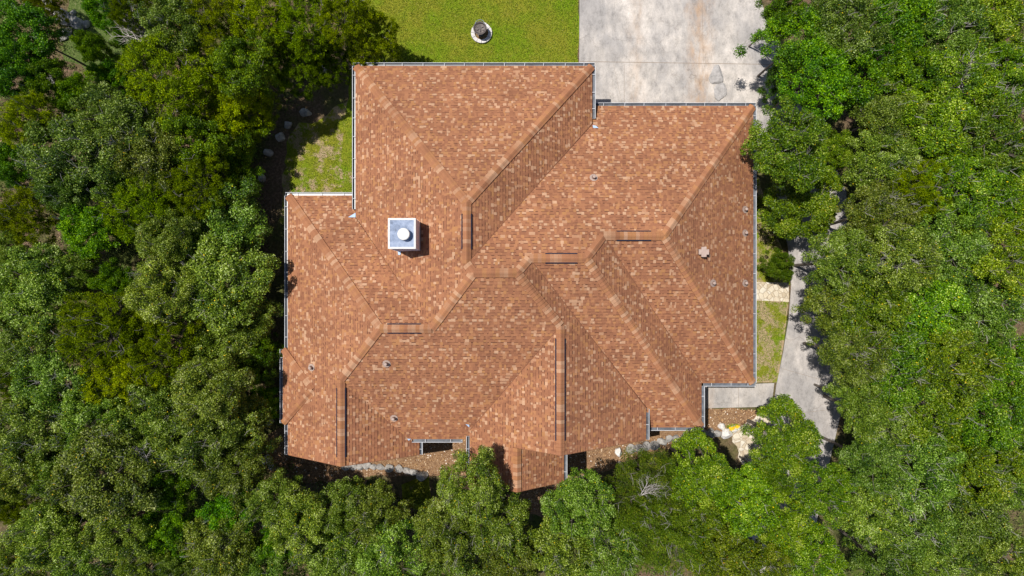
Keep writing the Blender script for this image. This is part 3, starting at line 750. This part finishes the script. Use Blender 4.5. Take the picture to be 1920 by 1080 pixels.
nr = rg.normal(size=(n, 3)); nr[:, 2] = np.abs(nr[:, 2])*.5; nr /= np.linalg.norm(nr, axis=1, keepdims=True)
tag(link('grass', cards('grass', cen, nr, rg.uniform(.05, .09, n), rg.uniform(.012, .024, n), rg.uniform(0, 1, n)**1.2, M_blade), None), 'short mown green grass growing on the lawns round the house', 'grass', kind='stuff')

# ------------------------------------------------------------------ trees
def unit(v): return v/(np.linalg.norm(v, axis=-1, keepdims=True)+1e-9)
KIND = {  # clumps, clump radius, leaves, leaf length, width, dome height, lobes
 'oak':      dict(nc=190, cr=(.26, .50), nl=44000, ll=(.075, .14), lw=(.045, .075), hh=1.5, lob=.16),
 'green':    dict(nc=160, cr=(.26, .52), nl=42000, ll=(.08, .15), lw=(.05, .08), hh=1.45, lob=.2),
 'juniper':  dict(nc=420, cr=(.14, .29), nl=66000, ll=(.06, .12), lw=(.024, .042), hh=1.7, lob=.2),
 'elm':      dict(nc=140, cr=(.22, .46), nl=36000, ll=(.085, .14), lw=(.055, .09), hh=1.5, lob=.24),
 'mesquite': dict(nc=170, cr=(.22, .5), nl=56000, ll=(.06, .12), lw=(.018, .034), hh=1.35, lob=.2),
}
R0 = 2.5
def crown_variant(kind, seed):
    k = KIND[kind]; g = np.random.default_rng(seed)
    nc = k['nc']
    ph = g.uniform(0, 2*np.pi, 5); am = g.uniform(.3, 1, 5)
    th = g.uniform(0, 2*np.pi, nc); rr = np.sqrt(g.uniform(0, 1, nc))
    lobe = 1.02+1.2*k['lob']*sum(am[i]*np.sin((i+2)*th+ph[i]) for i in range(5))/2
    r = rr*R0*lobe*.93
    dome = np.sqrt(np.clip(1-rr**2, 0, 1))
    z = k['hh']*.86*dome**.8 + g.normal(0, .24, nc) + .34*np.sin(r*2.1+ph[0])*np.cos(th*2+ph[1])
    low = g.random(nc) < .24; z[low] -= g.uniform(.3, 1.1, low.sum())
    cc = np.column_stack([r*np.cos(th), r*np.sin(th), z])
    cr = g.uniform(*k['cr'], nc)
    w = cr**2; idx = g.choice(nc, k['nl'], p=w/w.sum())
    d = unit(g.normal(size=(k['nl'], 3))); d[:, 2] = np.where(g.random(k['nl']) < .75, np.abs(d[:, 2]), d[:, 2])
    rad = cr[idx]*g.uniform(.55, 1.06, k['nl'])
    if kind == 'juniper':
        lean = unit(g.normal(size=(nc, 3))*[1, 1, .3]); d = unit(d+lean[idx]*.5); rad *= g.uniform(.6, 1.25, k['nl'])
    if kind == 'elm': rad *= g.uniform(.7, 1.35, k['nl'])
    cen = cc[idx]+d*rad[:, None]*[1, 1, .7]
    if kind == 'juniper': nor = unit(np.cross(d, g.normal(size=d.shape))*.9+g.normal(size=d.shape)*.35+[0, 0, .5]); ua = d
    elif kind == 'mesquite': nor = unit(g.normal(size=d.shape)+[0, 0, .4]); ua = None
    else: nor = unit(d*.5+g.normal(size=d.shape)*.7+[0, 0, .4]); ua = None
    ct = g.normal(0, .12, nc)
    tone = np.clip(g.beta(1.3, 1.7, k['nl'])*.9+ct[idx], 0, .93)
    tone[g.random(k['nl']) < .004] = 1.0
    me = cards(kind+'_crown', cen, nor, g.uniform(*k['ll'], k['nl']), g.uniform(*k['lw'], k['nl']), tone, M_leaf[kind], ua, seed)
    return me, cc, cr
def trunk_variant(kind, seed, cc, hb):
    """trunk, limbs and twigs; z = 0 is the crown's base level, the trunk goes down hb"""
    r = random.Random(seed); mb = MB()
    base = Vector((0, 0, -hb)); fork = Vector((r.uniform(-.15, .15), r.uniform(-.15, .15), -hb*.45))
    tk = {'juniper': .10, 'elm': .08}.get(kind, .12)
    mb.tube([base, (base+fork)/2+Vector((.04, .02, 0)), fork], [tk*1.25, tk, tk*.85], 8, .3)
    heads = []
    for i in range(6):
        a = i*1.047+r.uniform(-.4, .4); rad = R0*r.uniform(.3, .5)
        mid = Vector((rad*.45*math.cos(a), rad*.45*math.sin(a), -hb*.1)); e = Vector((rad*math.cos(a), rad*math.sin(a), .45+r.uniform(-.1, .3)))
        mb.tube([fork, mid, e], [tk*.6, tk*.42, tk*.2], 6, .4, False); heads.append((mid, e))
    for c in cc[::4]:
        c = Vector(c); h = min(heads, key=lambda q: (q[1]-c).length)[1]
        m = (h+c)/2+Vector((r.uniform(-.12, .12), r.uniform(-.12, .12), r.uniform(-.1, .05)))
        mb.tube([h, m, c+Vector((0, 0, .05))], [tk*.16, .014, .005], 4, .15, False)
        if r.random() < {'oak': .42, 'green': .3, 'mesquite': .8}.get(kind, .12):      # twigs showing at the surface
            for _ in range(3):
                t = c+Vector((r.uniform(-.4, .4), r.uniform(-.4, .4), r.uniform(.18, .42)))
                mb.tube([c, (c+t)/2+Vector((r.uniform(-.06, .06), r.uniform(-.06, .06), .04)), t], [.011, .009, .005], 3, .95, False)
    o = mb; me = bpy.data.meshes.new(kind+'_trunk'); me.from_pydata(o.v, [], o.f); me.update()
    me.attributes.new('tone', 'FLOAT', 'FACE').data.foreach_set('value', o.t); me.materials.append(M_bark)
    return me
VAR = {}
for kind, nv in (('oak', 5), ('green', 3), ('juniper', 4), ('elm', 3), ('mesquite', 2)):
    VAR[kind] = []
    for i in range(nv):
        me, cc, cr = crown_variant(kind, 50+i*7+len(kind)); VAR[kind].append((me, trunk_variant(kind, 90+i, cc, 3.4)))
NAMES = {'oak': 'oak_tree', 'green': 'oak_tree', 'juniper': 'juniper_tree', 'elm': 'elm_tree', 'mesquite': 'feathery_tree'}
tr_r = random.Random(21); cnt_v = {}
def tree(kind, px, py, rpx, label, ht=None, group=None, flat=1.0):
    ht = ht or (4.2 + rpx*.018 + tr_r.uniform(-.4, .5))
    i = cnt_v.get(kind, 0); cnt_v[kind] = i+1
    me, tm = VAR[kind][i % len(VAR[kind])]
    zc = ht-1.2; k = (CAMH-zc-.6)/F; x, y = (px-960)*k, (540-py)*k
    sc = rpx*k/(R0*1.0); rz = tr_r.uniform(0, 6.28)
    zs = .62+.38*sc; zb = ht-(KIND[kind]['hh']+.3)*zs*flat         # level of the crown base
    e = empty(NAMES[kind], (x, y, 0), rz)
    t = link('trunk', tm, None, e); t.location = (0, 0, zb); t.scale = (sc, sc, max(.2, zb/3.4))
    # keep the limbs inside the crown: above z = 0 they scale like it
    c = link('crown', me, None, e); c.location = (0, 0, zb); c.scale = (sc, sc, zs*flat)
    tag(e, label, 'tree', group)
    return e
T = [
('green', 1446, 900, 36, 'small bright oak over the lower patio between two larger bright oaks', 4.4),
('green', 1442, 1062, 44, 'small bright oak on the bottom edge hiding the end of the path'),
('elm', 1478, 12, 46, 'elm at the top edge touching the driveway corner'),
('oak', 258, 1062, 48, 'shaded oak on the bottom edge between the lower left live oaks'),
('oak', 318, 1078, 44, 'small oak cut by the bottom edge below the bright elm'),
('oak', 12, 915, 40, 'dark oak at the left edge just above the small olive tuft'),
('green', 1903, 850, 52, 'yellow-green oak touching the right edge in the lower woods'),
('oak', 1612, 748, 44, 'small oak between the path junction and the mulch strip'),
('oak', 8, 478, 46, 'half-seen oak at the left edge above the blue-grey oak'),
('oak', 20, 585, 44, 'half-seen oak at the left edge below the blue-grey oak'),
('oak', 30, 890, 52, 'grey oak at the left edge above the small olive juniper tuft'),
('oak', 95, 890, 46, 'small oak left of the pale domed live oak'),
('elm', 118, 955, 40, 'shaded green elm right of the olive juniper tuft'),
# upper left
('elm', 30, 55, 62, 'green leafy elm in the top left corner of the woods'),
('elm', 78, 148, 44, 'small bright elm beside the rocky clearing, between rocks and left edge'),
('elm', 22, 128, 50, 'green elm on the left edge just below the corner elm'),
('juniper', 232, 8, 40, 'small juniper at the top edge above the bleached dead branches'),
('oak', 318, 40, 62, 'grey sparse oak at the top edge right of the bleached dead branches'),
('juniper', 395, 30, 60, 'olive juniper at the top edge, third crown right of the dead branches'),
('juniper', 300, 140, 96, 'big dark olive juniper directly below right of the bleached branches'),
('juniper', 475, 28, 64, 'yellow-green juniper at the top edge left of the lawn, leftmost of four'),
('juniper', 560, 35, 66, 'yellow-green juniper at the top edge left of the lawn, second of four'),
('juniper', 640, 22, 58, 'yellow-green juniper at the top edge left of the lawn, third of four'),
('juniper', 690, 62, 56, 'olive juniper throwing its shadow on the lawn beside the top gutter', 4.4),
('elm', 455, 115, 58, 'bright green elm wedged among the junipers left of the lawn'),
('juniper', 405, 180, 82, 'dark juniper in the middle of the upper left juniper stand', 4.2),
('juniper', 545, 105, 62, 'yellow-green juniper above the shaded grey boulders', 3.7),
('juniper', 612, 110, 48, 'juniper leaning over the upper left roof corner', 3.4),
('juniper', 458, 203, 54, 'dark juniper just left of the shaded boulders', 3.3),
('elm', 168, 85, 30, 'small round green bush in the middle of the rocky clearing'),
('elm', 205, 135, 34, 'low green bush at the lower end of the rocky clearing', 2.4),
('elm', 190, 15, 36, 'green bush at the top edge of the rocky clearing', 2.2),
('juniper', 70, 8, 34, 'little juniper at the top edge left of the rocky clearing', 2.6),
('elm', 238, 72, 26, 'pale green bush between the bleached dead branches and the clearing', 1.9),
('juniper', 40, 225, 56, 'brownish olive juniper on the left edge below the elms'),
('elm', 140, 175, 40, 'leafy green elm shading the lower rocks of the clearing'),
('oak', 205, 235, 76, 'grey-green live oak below the rocky clearing'),
('oak', 118, 290, 88, 'broad grey-green live oak with bare grey twigs, near the left edge'),
('oak', 270, 280, 70, 'speckled live oak left of the dark juniper stand'),
('elm', 352, 262, 58, 'bright green elm below the dark juniper stand'),
('elm', 430, 262, 54, 'glossy green elm left of the side lawn', 3.2),
('elm', 425, 328, 50, 'glossy green elm left of the west roof corner', 3.1),
('elm', 18, 310, 44, 'deep green elm at the left edge beside the broad oak'),
# left middle
('juniper', 355, 350, 70, 'yellow-olive juniper between the elms and the big oak left of the house'),
('juniper', 255, 390, 78, 'wide yellow-olive juniper in the middle of the left woods'),
('oak', 200, 345, 50, 'small live oak above the wide yellow-olive juniper'),
('oak', 410, 420, 82, 'live oak left of the upper part of the west gutter', 4.6),
('oak', 305, 450, 58, 'grey twiggy oak below the wide yellow-olive juniper'),
('juniper', 45, 400, 62, 'dark grey-olive juniper on the left edge halfway up'),
('elm', 160, 430, 56, 'green elm between the edge juniper and the wide juniper'),
('oak', 110, 355, 46, 'dark oak in the shade below the broad twiggy oak'),
('oak', 400, 530, 92, 'big live oak with pale forked limb, left of the chimney level', 5.2),
('oak', 300, 545, 66, 'live oak with yellow glints beside the lime green sapling'),
('elm', 208, 522, 36, 'lime green sapling glowing between darker crowns in the left woods'),
('oak', 455, 590, 56, 'live oak overhanging the leaf litter left of the west wall', 4.0),
('oak', 50, 545, 80, 'blue-grey live oak on the left edge at mid height'),
('oak', 130, 510, 44, 'small dark oak left of the lime green sapling'),
('juniper', 175, 620, 82, 'olive juniper below the lime green sapling'),
('juniper', 290, 650, 76, 'olive juniper with dark gaps, right neighbour of the juniper below the sapling'),
('oak', 40, 655, 70, 'grey-green oak on the left edge below the blue-grey oak'),
('oak', 415, 655, 64, 'live oak left of the roof bay', 4.4),
('elm', 482, 675, 44, 'deep green elm touching the shade beside the roof bay', 3.7),
('juniper', 210, 715, 74, 'olive juniper, lowest of the left juniper stand'),
('oak', 95, 725, 76, 'live oak left of the lowest olive juniper'),
('oak', 385, 735, 72, 'live oak with bleached bare twigs left of the bay'),
('juniper', 20, 715, 36, 'small olive juniper on the left edge among grey oaks'),
# lower left
('oak', 40, 815, 76, 'live oak on the left edge with curled grey twigs'),
('oak', 150, 800, 62, 'live oak below the lowest olive juniper'),
('oak', 270, 790, 72, 'live oak with a pale bare limb in the lower left woods'),
('oak', 440, 800, 66, 'live oak left of the shaded lower west wall', 4.6),
('oak', 185, 895, 96, 'pale domed live oak, the largest crown at the lower left'),
('oak', 360, 830, 78, 'rounded live oak up and right of the pale domed oak'),
('elm', 495, 755, 36, 'dark green elm in the shade below the bay', 3.4),
('elm', 300, 915, 50, 'green elm in the dark gap right of the pale domed oak'),
('oak', 430, 890, 62, 'live oak left of the white rocks'),
('juniper', 22, 955, 40, 'olive juniper tuft on the left edge near the bottom'),
('oak', 80, 1010, 66, 'grey oak near the bottom left corner'),
('oak', 20, 1065, 56, 'live oak in the bottom left corner'),
('oak', 215, 1000, 62, 'live oak below the pale domed oak'),
('elm', 310, 1010, 50, 'bright green elm on the bottom edge at the lower left'),
('oak', 155, 1075, 62, 'live oak on the bottom edge, second from the corner'),
('oak', 400, 1035, 72, 'live oak on the bottom edge right of the bright elm'),
('elm', 430, 960, 52, 'bright green elm with fresh leaves below the white rocks'),
('oak', 512, 946, 52, 'live oak just below the white rocks'),
# bottom
('oak', 558, 990, 64, 'live oak below the left gable, left of the dark gap'),
('elm', 520, 1015, 40, 'small green elm between two bottom live oaks'),
('oak', 640, 962, 54, 'live oak directly below the left gable peak'),
('oak', 700, 976, 60, 'live oak left of the little grass patch'),
('oak', 625, 1045, 68, 'live oak on the bottom edge under the left gable'),
('oak', 735, 1050, 66, 'live oak on the bottom edge below the grass patch'),
('oak', 500, 1080, 54, 'live oak cut by the bottom edge below the white rocks'),
('oak', 884, 915, 66, 'live oak covering the corner left of the porch gable', 6.6),
('oak', 838, 1002, 62, 'live oak below the oak at the porch corner', 5.8),
('oak', 930, 985, 66, 'live oak in front of the porch gable', 5.4),
('oak', 850, 1070, 62, 'live oak on the bottom edge left of the porch line'),
('oak', 960, 1065, 66, 'live oak on the bottom edge below the porch gable'),
('oak', 1092, 955, 66, 'live oak right of the porch gable', 5.8),
('oak', 1060, 1045, 66, 'live oak on the bottom edge right of the porch line'),
('oak', 1150, 1040, 62, 'live oak at the bottom edge left of the feathery trees'),
('mesquite', 1210, 925, 74, 'dark feathery tree with long bare twigs below the right gable'),
('mesquite', 1245, 1010, 80, 'dark feathery tree at the bottom, lower of the two'),
('green', 1312, 893, 66, 'bright green oak below the lower right roof corner'),
('green', 1300, 990, 56, 'bright green oak between the feathery trees and the path'),
('green', 1400, 945, 70, 'bright green oak over the lower path'),
('green', 1480, 832, 68, 'bright green oak standing over the patio and path junction', 5.2),
('green', 1555, 925, 52, 'yellow-green oak right of the lower end of the path'),
('green', 1370, 1050, 66, 'bright green oak on the bottom edge over the path'),
('green', 1475, 985, 54, 'bright green oak over the far lower path'),
('green', 1530, 1050, 56, 'bright green oak on the bottom edge right of the path'),
# right side
('green', 1489, 268, 76, 'domed yellow-green oak overhanging the upper right roof corner', 6.2),
('green', 1510, 385, 70, 'yellow-green oak over the path right of the east gutter', 3.7),
('green', 1558, 285, 40, 'yellow-green oak right of the domed oak', 3.6),
('green', 1465, 497, 28, 'small round green bush beside the cream flagstones', 2.3),
('elm', 1500, 75, 70, 'bright elm at the driveway edge near the top'),
('elm', 1474, 148, 40, 'small leafy sapling reaching over the driveway foot above the domed oak', 2.3),
('elm', 1540, 140, 66, 'bright elm overhanging the foot of the driveway'),
('oak', 1600, 45, 76, 'dark green oak at the top edge right of the driveway elms'),
('elm', 1625, 135, 66, 'elm with bright hanging sprays above the dark gap'),
('elm', 1700, 40, 72, 'elm at the top edge, second crown in from the driveway elms'),
('oak', 1790, 45, 72, 'oak at the top edge with bare limbs, near the right'),
('green', 1875, 40, 66, 'yellow-green oak in the top right corner'),
('elm', 1715, 125, 66, 'elm with lime tips in the upper right woods'),
('green', 1810, 145, 72, 'oak with bare forked branches in the upper right woods'),
('green', 1895, 150, 62, 'yellow-green oak on the right edge below the corner'),
('oak', 1680, 210, 66, 'oak right of the dark gap by the driveway foot'),
('green', 1770, 240, 76, 'twiggy oak in the middle of the upper right woods'),
('green', 1870, 260, 76, 'twiggy oak on the right edge, third from the top'),
('oak', 1665, 300, 62, 'dark oak right of the brown mulch strip'),
('juniper', 1735, 350, 66, 'brownish olive juniper in the right woods'),
('green', 1830, 350, 76, 'oak right of the brownish juniper'),
('green', 1905, 370, 62, 'yellow-green oak on the right edge at a third of the height'),
('oak', 1660, 400, 66, 'oak left of and below the brownish juniper'),
('oak', 1590, 490, 62, 'oak covering the bend of the path right of the small bush'),
('oak', 1690, 480, 76, 'broad oak right of the path bend'),
('oak', 1790, 455, 76, 'broad oak in the right woods at the height of the chimney'),
('green', 1885, 470, 72, 'oak on the right edge level with the chimney'),
('oak', 1584, 582, 60, 'oak casting its shadow on the path beside the lawn strip'),
('green', 1650, 590, 76, 'grey-green oak behind the path-side oak'),
('green', 1750, 575, 80, 'large oak in the centre of the right woods'),
('oak', 1855, 580, 78, 'large oak on the right edge at half height'),
('oak', 1616, 664, 60, 'oak leaning over the path junction'),
('green', 1695, 690, 80, 'large pale oak right of the path junction'),
('green', 1800, 690, 76, 'oak next to the grey stump in the right woods'),
('green', 1890, 695, 66, 'oak on the right edge below half height'),
('oak', 1655, 780, 62, 'dark oak right of the path end strip of mulch'),
('green', 1755, 790, 72, 'bright-tipped oak below the grey stump'),
('green', 1855, 790, 76, 'yellow-green oak at the right edge in the lower woods'),
('oak', 1655, 875, 62, 'deep green oak right of the lower path'),
('oak', 1740, 890, 76, 'dark oak in the lower right woods'),
('green', 1840, 890, 72, 'oak with thin bare branches at the lower right'),
('oak', 1905, 900, 56, 'oak on the right edge above the bottom corner'),
('oak', 1650, 965, 62, 'deep green oak at the lower right beside a black gap'),
('oak', 1735, 990, 72, 'dark oak near the bottom edge in the right woods'),
('oak', 1830, 995, 76, 'oak near the bottom right corner'),
('oak', 1665, 1060, 62, 'oak on the bottom edge right of the path trees'),
('oak', 1760, 1075, 56, 'oak cut by the bottom edge toward the right'),
('oak', 1900, 1060, 62, 'oak in the bottom right corner of the woods'),
]
for t in T:
    tree(t[0], t[1], t[2], t[3], t[4], t[5] if len(t) > 5 else None, 'trees of the surrounding woods')

# outer belt beyond the frame (seen only at its inner fringe)
# dead, bleached branches
def dead(px, py, ang, L, label, seed, z=3.0, spread=1.0, rad0=.03):
    r = random.Random(seed); mb = MB(); x, y = G(px, py, z)
    def br(p, d, l, rad, dep):
        pts = [p]; q = p.copy(); dd = d.copy()
        for i in range(4):
            dd = (dd+Vector((r.uniform(-.16, .16), r.uniform(-.16, .16), r.uniform(-.08, .1)))).normalized(); q = q+dd*l/4; pts.append(q.copy())
        mb.tube(pts, [rad, rad*.85, rad*.7, rad*.55, rad*.3], 5, .8, False)
        if dep:
            for i in range(1, 5):
                for s_ in (-1, 1):
                    if r.random() < .8:
                        a = s_*r.uniform(.4, .8)*spread; nd = Vector((dd.x*math.cos(a)-dd.y*math.sin(a), dd.x*math.sin(a)+dd.y*math.cos(a), dd.z+r.uniform(-.1, .2))).normalized()
                        br(pts[i], nd, l*r.uniform(.4, .6), rad*.5, dep-1)
    mb.tube([Vector((0, 0, -z)), Vector((.05, .03, -z/2)), Vector((0, 0, 0))], [.09, .06, .03], 6)
    for a in (ang-.45, ang, ang+.4): br(Vector((0, 0, 0)), Vector((math.cos(a), math.sin(a), .12)), L, rad0, 2)
    o = mb.build('dead_tree', M_dead, None, False, (x, y, z)); tag(o, label, 'dead tree'); return o
dead(284, 82, 2.5, 1.15, 'bleached dead tree with fanned bare branches beside the rocky clearing', 1, 4.0)
dead(100, 800, 1.7, .32, 'curled grey dead branches in the oak on the lower left edge', 2, 4.9, 1, .018)
dead(280, 872, 2.3, .62, 'forked pale dead limb above the lower left oaks', 3, 5.3, 1.4, .016)
dead(375, 740, 1.9, .36, 'small bleached dead branches left of the roof bay', 4, 5.1, 1, .017)
dead(1805, 175, 1.9, .95, 'bare grey branches rising in the upper right woods', 5, 5.0, 1, .026)
dead(1878, 215, 1.2, .75, 'bare fan of thin branches near the right edge', 6, 5.0, 1, .022)
dead(1200, 930, .7, .7, 'long thin bare twigs over the dark feathery tree', 8, 5.0, 1, .016)
dead(1890, 345, -.9, .55, 'bare twigs by the right edge at a third of the height', 10, 5.2, 1, .02)
x, y = G(1797, 795, 3)
mb = MB(); mb.tube([(x, y, 0), (x+.05, y, 2), (x, y+.1, 4.2), (x+.18, y+.75, 4.9)], [.2, .17, .15, .10], 9); tag(mb.build('dead_stump', M_dead, None), 'grey broken trunk poking through the right woods', 'dead tree')

# yellow flowers by the white rocks
fx, fy = G(1373, 800)
pot = empty('flower_plant', (fx, fy, 0)); tag(pot, 'yellow flowering plant among white rocks at the lower right roof corner', 'flowers')
g_ = np.random.default_rng(9)
n = 500; cen = np.column_stack([g_.normal(0, .15, n), g_.normal(0, .07, n), g_.uniform(.05, .26, n)])
link('foliage', cards('foliage', cen, unit(g_.normal(size=(n, 3))+[0, 0, .7]), g_.uniform(.04, .07, n), g_.uniform(.02, .04, n), g_.uniform(.3, 1, n), M_leaf['elm']), None, pot)
n = 260; cl = np.array([(-.12, -.05), (-.16, -.03), (.10, .05), (.16, .06), (-.05, -.02)])[g_.integers(0, 5, n)]
cen = np.column_stack([cl+g_.normal(0, .035, (n, 2)), g_.uniform(.24, .32, n)])
link('blossoms', cards('blossoms', cen, unit(g_.normal(size=(n, 3))*.5+[0, 0, 1]), g_.uniform(.03, .05, n), g_.uniform(.03, .05, n), g_.random(n), M_yellow), None, pot)

# undergrowth below the trees (past counting)
zones = [[(-40,-40),(700,-40),(650,100),(500,260),(490,860),(700,930),(1100,960),(1360,900),(1380,1120),(-40,1120)], [(1500,-40),(1960,-40),(1960,1120),(1560,1120),(1620,860),(1600,450),(1620,300)]]
pts = np.concatenate([scatter_px(3200, zones[0]), scatter_px(1700, zones[1])])
keep = np.array([not inside((p[0]*F/CAMH+960, 540-p[1]*F/CAMH), [(125,0),(240,0),(250,110),(150,140)]) for p in pts]); pts = pts[keep]
tuft = rg.integers(0, len(pts), 170000); cr = rg.uniform(.15, .5, len(pts))
d = unit(rg.normal(size=(len(tuft), 3))); d[:, 2] = np.abs(d[:, 2])
cen = np.column_stack([pts[tuft], np.full(len(tuft), .02)])+d*cr[tuft][:, None]*rg.uniform(.4, 1, (len(tuft), 1))
tn = rg.uniform(0, .95, len(tuft)); tn[rg.random(len(tn)) < .03] = 1
me = cards('undergrowth', cen, unit(d+rg.normal(size=d.shape)*.7), rg.uniform(.06, .12, len(tn)), rg.uniform(.03, .06, len(tn)), tn, M_under)
tag(link('undergrowth', me, None), 'low dark green undergrowth covering the forest floor between the trunks', 'undergrowth', kind='stuff')
